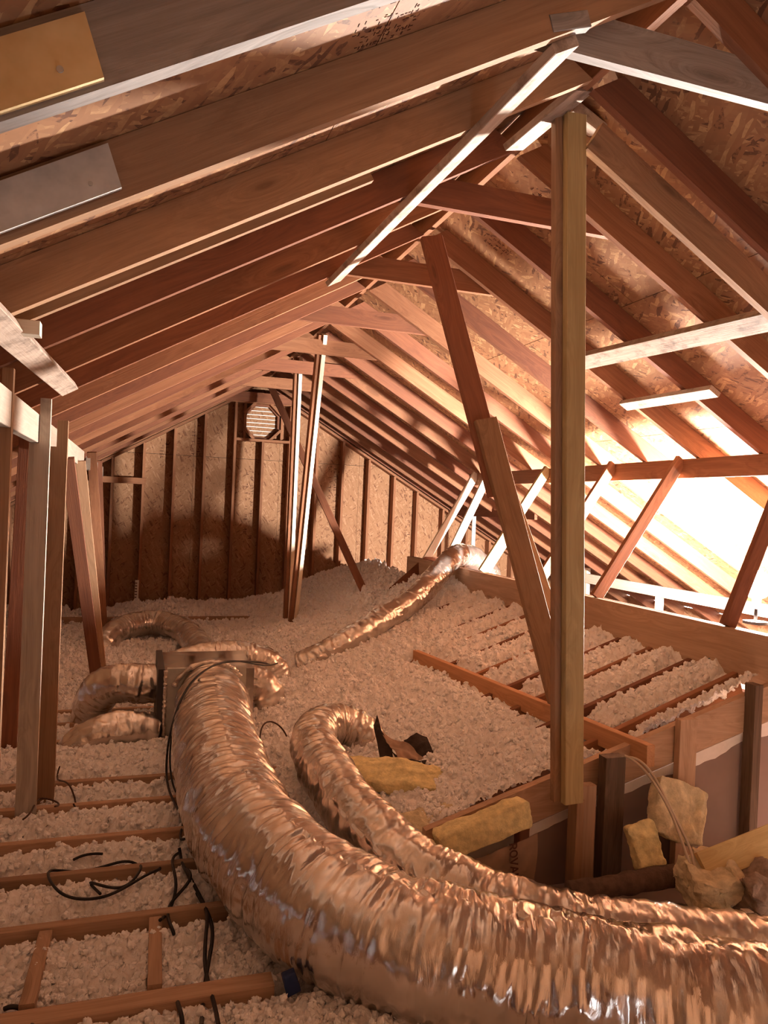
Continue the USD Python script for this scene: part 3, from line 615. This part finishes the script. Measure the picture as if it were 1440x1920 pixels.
def ins_top(x, y): return float(base(np.array([x]), np.array([y]))[0]) + .018

# ------------------------------------------------------------------ foil ducts
def duct_mesh(pts, r0, r1=None, step=.009, sides=110, wr=1.0, seed=1, pitch=.05, flat=.0, taper=None):
    p, L = curve(pts, 8); n = int(L / step); p, L = curve(pts, n)
    s = np.linspace(0, L, n); th = np.linspace(0, 2 * np.pi, sides, endpoint=False)
    Sg, Tg = np.meshgrid(s, th, indexing='ij')
    cth, sth = np.cos(Tg), np.sin(Tg)
    r = np.linspace(r0, r1 or r0, n)[:, None] * np.ones_like(Sg)
    warp = .03 * noise(np.stack([Sg * 6, cth * 1.3, sth * 1.3 + seed * 5], -1)) + .010 * Tg
    w = Sg + warp
    ring = np.abs(noise(np.stack([w / pitch * 1.6, cth * .35 + seed, sth * .35], -1)) * 2 - 1)
    fine = np.abs(noise(np.stack([w / .019, cth * .9 + 3, sth * .9 + seed], -1)) * 2 - 1)
    crump = fbm(np.stack([w * 30, cth * 2.6 + seed, sth * 2.6], -1), 3)
    broad = fbm(np.stack([Sg * 4.5, cth * 1.1 + seed * 3, sth * 1.1], -1), 2) - .5
    r = r + wr * (-.016 * (1 - ring) ** 2 * np.clip(fbm(np.stack([Sg * 9, cth * 1.6, sth * 1.6 + seed], -1), 2) * 2.2 - .55, 0, 1) - .006 * (1 - fine) ** 2 + .014 * (crump - .5)) + .040 * broad * (r0 / .2)
    if flat: r = r * (1 - flat * np.clip(-cth, 0, 1) ** 2)
    uvs = np.vstack([np.stack([Sg.ravel(), ((Tg + np.pi) % (2 * np.pi)).ravel()], 1), [[0, 0], [L, 0]]])
    return sweep(p, r, sides, cap=True), uvs
def duct(label, pts, r0, r1=None, cat='duct', name='foil_duct', **k):
    m, uvs = duct_mesh(pts, r0, r1, **k)
    return free(name, m, 'foil', smooth=True, label=label, cat=cat, uv=uvs)
duct('largest foil duct curving from the duct box down to the bottom right corner', [(.50, 5.05, -1.30), (.475, 4.6, -1.30), (.44, 4.1, -1.31), (.425, 3.6, -1.31), (.45, 3.15, -1.34), (.57, 2.62, -1.37), (.84, 2.25, -1.41), (1.2, 2.05, -1.445), (1.6, 1.85, -1.47), (2.2, 1.5, -1.48), (2.8, 1.0, -1.49)], .230, .215, step=.0065, sides=170, seed=2, flat=.08)
duct('hooked foil duct beside the yellow batt, joining behind the largest duct', [(1.42, 4.25, -1.52), (1.33, 4.25, -1.38), (1.18, 4.28, -1.31), (1.02, 4.15, -1.30), (.935, 3.75, -1.31), (.93, 3.3, -1.32), (1.02, 2.86, -1.40), (1.30, 2.53, -1.50), (1.75, 2.29, -1.545), (2.3, 2.02, -1.55), (2.9, 1.68, -1.55)], .128, .152, step=.0065, sides=110, seed=5)
duct('foil duct rising over the beam at the far right, brightly lit', [(1.35, 6.15, -1.36), (1.6, 6.1, -1.22), (1.98, 6.2, -1.04), (2.45, 6.45, -.84), (2.85, 6.75, -.58), (3.12, 6.95, -.455), (3.4, 7.1, -.53), (3.62, 7.2, -.72)], .115, .118, seed=8, sides=90)
duct('arched foil duct at the back left half sunk in the insulation', [(-.30, 8.0, -1.55), (-.24, 8.05, -1.44), (-.05, 8.35, -1.38), (.2, 8.5, -1.37), (.42, 8.3, -1.38), (.55, 7.8, -1.40), (.60, 7.2, -1.42), (.62, 6.6, -1.45)], .135, seed=11, sides=80)
duct('foil branch duct lying across behind the duct box', [(.24, 5.95, -1.33), (.5, 5.95, -1.24), (.75, 5.95, -1.22), (1.0, 5.95, -1.27), (1.12, 5.95, -1.42)], .115, seed=13, sides=80)
duct('upper left foil branch duct at the side of the duct box', [(.17, 5.32, -1.27), (.0, 5.32, -1.27), (-.14, 5.36, -1.29), (-.24, 5.44, -1.42), (-.26, 5.5, -1.6)], .138, seed=17, sides=90)
duct('lower left foil branch duct below the upper one, half buried', [(.17, 5.05, -1.53), (-.02, 5.03, -1.50), (-.2, 5.0, -1.52), (-.33, 4.98, -1.62)], .13, seed=19, sides=90)
duct('right foil branch duct poking out beside the largest duct', [(.62, 5.42, -1.29), (.78, 5.40, -1.29), (.90, 5.38, -1.34), (.96, 5.36, -1.48)], .125, seed=23, sides=90)
bx = thing('duct_box', (.45, 5.3, -1.62), 'foil-wrapped duct box with a dark taped seam where the ducts meet', 'duct box')
box('body', (.20, 5.02, -1.62), (.78, 5.62, -1.12), 'foil', bx)
box('seam_tape', (.158, 4.985, -1.60), (.20, 5.62, -1.105), 'dark_seam', bx, label='dark seam tape')
box('front_panel', (.215, 4.975, -1.60), (.72, 5.018, -1.10), 'tin_grey', bx, label='dull grey end panel')
rg = np.random.default_rng(5)
zz = np.linspace(-1.6, -1.11, 160); rr = .010 + .008 * noise(np.stack([zz * 70, zz * 0, zz * 0], -1))
put('edge_tape', sweep(np.stack([.205 + 0 * zz, 4.978 + 0 * zz, zz], 1), rr, 10), mat4((0, 0, 0), (1, 0, 0), (0, 1, 0), (0, 0, 1)), 'foil', bx, smooth=True, label='crumpled foil edge tape')
a_ = np.linspace(-.9, 1.25, 120); cr = np.stack([.485 + .238 * np.sin(a_ - .3) * 1.02, 4.965 + 0 * a_, -1.30 + .238 * np.cos(a_ - .3)], 1)
put('collar_tape', sweep(cr, .012 + .010 * noise(np.stack([a_ * 14, 0 * a_, 0 * a_], -1)), 10), mat4((0, 0, 0), (1, 0, 0), (0, 1, 0), (0, 0, 1)), 'foil', bx, smooth=True, label='crumpled foil collar tape')

# ------------------------------------------------------------------ wires
def wire(label, pts, r=.0045, mat='black_rubber', name='wire', n=90):
    p, L = curve(pts, n)
    free(name, sweep(p, r, 7), mat, smooth=True, label=label, cat='wire')
def on(px, py, lift=.008):
    d = ray(px, py); t = 1.2
    while t < 14:
        q = d * t
        if q[2] <= ins_z(q[0], q[1]) + lift: break
        t += .012
    return q
def wire_on(label, pix, r=.0045, lift=.010, **k):
    wire(label, [on(x, y, lift * .5 + .028) for x, y in pix], r * 1.25, **k)
wire('black wire running over the largest duct from the duct box and down its left side', [(.93, 5.28, -1.16), (.82, 5.1, -1.10), (.66, 4.96, -1.06), (.50, 4.80, -1.045), (.33, 4.55, -1.10), (.235, 4.35, -1.24), (.20, 4.25, -1.40), (.20, 4.15, -1.52), (.23, 3.85, -1.535), (.25, 3.7, -1.54)], .006)
wire('second black wire beside the first along the left side of the largest duct', [(.97, 5.20, -1.13), (.80, 5.06, -1.105), (.62, 4.93, -1.05), (.46, 4.75, -1.05), (.30, 4.48, -1.13), (.225, 4.30, -1.30), (.215, 4.18, -1.46), (.24, 4.0, -1.53)], .005)
wire_on('black wire looped on the insulation over a joist in the lower left', [(300, 1628), (262, 1624), (238, 1615), (190, 1626), (135, 1634), (98, 1632), (100, 1660), (125, 1680), (160, 1686), (205, 1678), (250, 1655), (300, 1630)], lift=.016)
wire_on('small black wire bend inside the loop in the lower left', [(262, 1624), (250, 1650), (225, 1664), (190, 1660), (170, 1655), (188, 1676)], lift=.016, n=60)
wire_on('short black wire piece above the loop in the lower left', [(138, 1612), (160, 1603), (192, 1601)], lift=.012, n=30)
wire_on('bundle of black wires falling from the duct side towards the bottom left, first strand', [(336, 1590), (340, 1612), (352, 1638), (380, 1690), (388, 1730), (384, 1790), (390, 1840), (410, 1925)], .0055, lift=.022)
wire_on('second strand of the black wire bundle left of the duct', [(334, 1600), (326, 1632), (330, 1660), (326, 1685), (300, 1725)], .005, lift=.02, n=60)
wire_on('third strand of the black wire bundle left of the duct', [(350, 1630), (345, 1665), (320, 1695), (322, 1740), (326, 1752)], .005, lift=.02, n=60)
wire_on('fourth strand of the black wire bundle reaching the bottom edge', [(352, 1638), (372, 1680), (398, 1742), (392, 1800), (384, 1850), (378, 1925)], .0055, lift=.026)
wire_on('fifth black strand hooking up at the bottom edge', [(350, 1856), (338, 1866), (336, 1890), (342, 1925)], .0055, lift=.02, n=40)
wire_on('black wire curling in at the bottom left corner', [(8, 1892), (30, 1888), (48, 1898), (58, 1925)], .006, lift=.02, n=40)
wire_on('short black wire hanging beside the duct above the bundle', [(345, 1524), (342, 1548), (341, 1574), (349, 1572)], .0045, lift=.02, n=30)
wire_on('thin brown wire arching at the foot of the left posts', [(42, 1537), (62, 1515), (80, 1497), (97, 1500), (103, 1512)], .0035, lift=.03, mat='brown_wire', n=50)
wire_on('thin brown wire curling right of the tan post', [(112, 1437), (108, 1460), (128, 1470), (138, 1490), (138, 1508)], .0035, lift=.02, mat='brown_wire', n=50)
q0, q1 = on(498, 1434), on(529, 1402)
wire('stiff brown rod bent into a hook between the two near ducts', [q0, q0 + [-.03, .05, .12], q0 + [.0, .12, .205], q0 + [.07, .17, .20], q0 + [.16, .2, .10]], .005, mat='brown_wire')
wire('pale cable hanging from the header down to the debris', [(2.13, 2.82, -1.08), (2.20, 2.76, -1.12), (2.25, 2.66, -1.27), (2.27, 2.56, -1.40), (2.24, 2.49, -1.52), (2.19, 2.45, -1.66)], .006, mat='beige_wire')
wire('second pale cable crossing the first above the debris', [(2.12, 2.83, -1.075), (2.19, 2.75, -1.14), (2.24, 2.64, -1.29), (2.24, 2.54, -1.42), (2.26, 2.48, -1.54), (2.26, 2.44, -1.67)], .006, mat='beige_wire')

# ------------------------------------------------------------------ batts, paper, debris on the right
def soft(dims, seed, amp=.02, n=5, freq=14., bend=0.):
    m = trimesh.creation.box(dims)
    for _ in range(n): m = m.subdivide()
    v = np.array(m.vertices); r_ = np.abs(v) / (np.array(dims) / 2)
    k = 1 - .24 * np.clip(np.sort(r_, 1)[:, 1] - .6, 0, 1) ** 2 * 2
    v = v * k[:, None]
    d = np.stack([fbm(v * freq + seed * 3.1 + q * 17, 4, seed) - .5 for q in range(3)], 1) * 2 * amp
    v = v + d
    if bend: v[:, 2] += bend * (v[:, 0] / dims[0]) ** 2
    return trimesh.Trimesh(v, m.faces, process=False)
def place(name, mesh, o, u, v, mat, parent='/World', **k):
    u = unit(u); w = unit(np.cross(u, v)); v = np.cross(w, u)
    return put(name, mesh, mat4(np.asarray(o, float), u, v, w), mat, parent, smooth=60, **k)
def soft_thing(name, dims, seed, o, u, v, mat, label, cat, **k):
    return place(name, soft(dims, seed, **k), o, u, v, mat, label=label, cat=cat)
soft_thing('fibreglass_batt', (.58, .19, .085), 1, (1.225, 3.55, -1.355), (.80, -.52, .03), (.4, .8, .25), 'fibreglass', 'ragged yellow fibreglass batt lying beside the hooked duct', 'batt', amp=.03, bend=-.06)
soft_thing('fibreglass_batt', (.10, .22, .05), 2, (1.36, 3.15, -1.40), (.3, -1, .2), (1, .3, .3), 'fibreglass_dusty', 'small flat yellowish batt scrap below the ragged batt', 'batt', amp=.015)
soft_thing('fibreglass_clump', (.20, .16, .12), 3, (1.19, 3.10, -1.46), (1, 0, .2), (0, 1, .3), 'fibreglass_dusty', 'dusty clump of fibreglass between the hooked duct and the batt scrap', 'clump', amp=.05)
bt = thing('paper_batt', (1.43, 2.8, -1.62), 'yellow batt with brown paper facing leaning against the short stud', 'batt')
place('batt', soft((.43, .09, .12), 4, amp=.014), (1.44, 2.84, -1.34), (1, 0, .30), (0, 1, 0), 'fibreglass', bt)
n1 = 40; gx, gz = np.meshgrid(np.linspace(1.30, 1.66, n1), np.linspace(-1.70, -1.36, n1))
gy = 2.775 + .018 * (fbm(np.stack([gx * 14, gz * 7, 0 * gx], -1), 3) - .5) * 2
gz2 = gz + (gx - 1.66) * .26 * (gz + 1.70) / .34
gv = np.stack([gx, gy, gz2], -1).reshape(-1, 3); i0 = (np.arange(n1 - 1)[:, None] * n1 + np.arange(n1 - 1)).ravel()
gf = np.vstack([np.stack([i0, i0 + 1, i0 + n1 + 1], 1), np.stack([i0, i0 + n1 + 1, i0 + n1], 1)])
gv2 = gv + [0, .003, 0]; sheet = trimesh.Trimesh(np.vstack([gv, gv2]), np.vstack([gf, gf[:, ::-1] + len(gv)]), process=False)
put('paper_facing', sheet, mat4((0, 0, 0), (1, 0, 0), (0, 1, 0), (0, 0, 1)), 'kraft', bt, smooth=True, label='wrinkled brown paper facing')
tm = meshkit.text_mesh('ROVAN', .034, .001, bold=True)
put('printed_letters', tm, mat4((1.515, 2.752, -1.375), unit((.10, 0, -1)), unit((1, 0, .10)), (0, -1, 0)), 'ink', bt, label='dark printed letters')
soft_thing('fibreglass_batt', (.30, .25, .07), 5, (2.40, 2.80, -1.34), (.92, 0, -.36), (.25, .3, .9), 'fibreglass_dusty', 'squarish yellowish batt leaning against the drywall on the right', 'batt', amp=.02)
soft_thing('fibreglass_batt', (.13, .19, .06), 6, (2.15, 2.70, -1.43), (1, 0, .2), (-.1, .3, .9), 'fibreglass', 'bright yellow torn batt left of the squarish one', 'batt', amp=.022)
soft_thing('fibreglass_clump', (.24, .20, .16), 7, (2.33, 2.52, -1.52), (1, 0, 0), (0, 1, .2), 'fibreglass_dusty', 'torn fluffy clump hanging under the squarish batt', 'clump', amp=.05)
member('loose_board', (2.30, 2.52, -1.455), (2.85, 2.48, -1.30), .12, .03, 'pine_yellow', up=(0, -.8, .6), label='pale loose board running out of the right edge', cat='board')
lg = curve([(1.72, 2.62, -1.54), (1.95, 2.60, -1.525), (2.15, 2.62, -1.53), (2.42, 2.60, -1.53)], 60)[0]
free('rough_pole', sweep(lg, .038 + .012 * noise(np.stack([lg[:, 0] * 20, lg[:, 0] * 0, lg[:, 0] * 0], -1)), 18), 'bark', smooth=True, label='dark rough pole lying in front of the studs', cat='pole')
DB = [((1.97, 2.42, -1.63), (.9, .2, -.35), .20, .06, .02, 'fir_tan', 'thin stick leaning under the pale cables'), ((2.06, 2.40, -1.62), (1, .1, -.1), .26, .09, .03, 'pine_yellow', 'pale offcut board behind the second duct'), ((2.22, 2.36, -1.60), (1, -.2, .05), .18, .07, .03, 'pine_yellow', 'short pale offcut right of the first'),
      ((2.30, 2.30, -1.68), (.15, .0, 1), .16, .045, .03, 'grey_post', 'short upright stick in the debris on the right'), ((2.47, 2.33, -1.70), (.1, .1, 1), .22, .04, .03, 'fir_tan', 'short upright stick at the right edge'), ((2.40, 2.28, -1.63), (1, .1, -.15), .18, .05, .03, 'pine_yellow', 'pale wedge of wood at the right edge')]
for o, u, L, w, h, mt, lb in DB:
    o = np.asarray(o); member('wood_scrap', o, o + unit(u) * L, w, h, mt, up=(0, .5, 1) if abs(unit(u)[2]) < .8 else (0, 1, 0), label=lb, cat='scrap')
soft_thing('debris_lump', (.26, .18, .16), 8, (2.52, 2.42, -1.52), (1, 0, .1), (0, 1, 0), 'rubble', 'dusty lump of torn material at the right edge', 'debris', amp=.05)
soft_thing('debris_lump', (.9, .34, .10), 9, (2.35, 2.45, -1.69), (1, 0, 0), (0, 1, 0), 'rubble', 'dark bed of dusty rubble behind the second duct', 'debris', amp=.05)
# torn black paper in the middle
def paper(lbl, pts, mat, seed, t=.003):
    P_ = np.asarray(pts, float); c = P_.mean(0); _, _, vt = np.linalg.svd(P_ - c); u, v, w = vt
    if w[1] > 0: w = -w
    v = np.cross(w, u)
    poly = Polygon([((q - c) @ u, (q - c) @ v) for q in P_])
    m = trimesh.creation.extrude_polygon(poly, t, engine='earcut')
    for _ in range(4): m = m.subdivide()
    vv = np.array(m.vertices); vv[:, 2] += .03 * (fbm(np.stack([vv[:, 0] * 12, vv[:, 1] * 12, 0 * vv[:, 0] + seed], -1), 3) - .5) * 2
    put('torn_paper', trimesh.Trimesh(vv, m.faces, process=False), mat4(c, u, v, w), mat, label=lbl, cat='paper')
A = lambda x, y, Yy: aty(x, y, Yy * .955)
paper('upright shard of black backed paper left of the dark flap', [A(706, 1338, 4.05), A(718, 1375, 3.98), A(735, 1400, 3.9), A(738, 1440, 3.8), A(715, 1440, 3.85), A(708, 1395, 3.95), A(700, 1360, 4.02)], 'kraft_dark', 1)
paper('curled dark brown paper flap sticking up from the insulation', [A(757, 1390, 4.0), A(782, 1376, 4.0), A(800, 1380, 3.95), A(815, 1418, 3.85), A(812, 1440, 3.8), A(790, 1425, 3.85)], 'kraft_dark', 2)
paper('fibrous brown paper strip between the black shard and the dark flap', [A(712, 1365, 3.98), A(740, 1385, 3.93), A(775, 1405, 3.87), A(800, 1420, 3.8), A(775, 1436, 3.75), A(745, 1420, 3.8), A(728, 1395, 3.9)], 'kraft', 3)
paper('crumpled dark paper lying below the flap', [A(735, 1408, 3.85), A(760, 1428, 3.78), A(800, 1428, 3.75), A(790, 1448, 3.7), A(755, 1445, 3.72)], 'kraft_dark', 4)
# small things
st = thing('depth_ruler', (.02, 10.5, -1.62), 'white paper depth ruler standing in the insulation before the far wall', 'ruler')
box('strip', (-.01, 10.52, -1.62), (.04, 10.525, -1.12), 'white_paint', st)
for k in range(9): box('mark', (-.008, 10.515, -1.47 + k * .038), (.020, 10.519, -1.458 + k * .038), 'rust', st)
q = atz(545, 1842, -1.50)
soft_thing('blue_cap', (.045, .035, .07), 12, q, (1, 0, .3), (0, 1, 0), 'blue_plastic', 'small dark blue plastic piece under the largest duct', 'plastic piece', amp=.006, n=4)
# ------------------------------------------------------------------ the work lamp behind the beam
lamp = thing('work_lamp', LAMP + [0, 0, -.30], 'bare bright work lamp standing behind the beam at the right edge', 'lamp')
bulb = trimesh.creation.icosphere(subdivisions=3, radius=.11)
put('bulb', bulb, mat4(LAMP, (1, 0, 0), (0, 1, 0), (0, 0, 1)), 'lamp_glow', lamp, smooth=True, label='glowing bulb')
put('socket', trimesh.creation.cylinder(radius=.034, height=.08, sections=20), mat4(LAMP + [0, 0, -.145], (1, 0, 0), (0, 1, 0), (0, 0, 1)), 'black_rubber', lamp, smooth=40)
put('stem', trimesh.creation.cylinder(radius=.012, height=.15, sections=14), mat4(LAMP + [0, 0, -.22], (1, 0, 0), (0, 1, 0), (0, 0, 1)), 'black_rubber', lamp, smooth=40)
put('base', trimesh.creation.cylinder(radius=.09, height=.02, sections=28), mat4(LAMP + [0, 0, -.29], (1, 0, 0), (0, 1, 0), (0, 0, 1)), 'black_rubber', lamp, smooth=40)
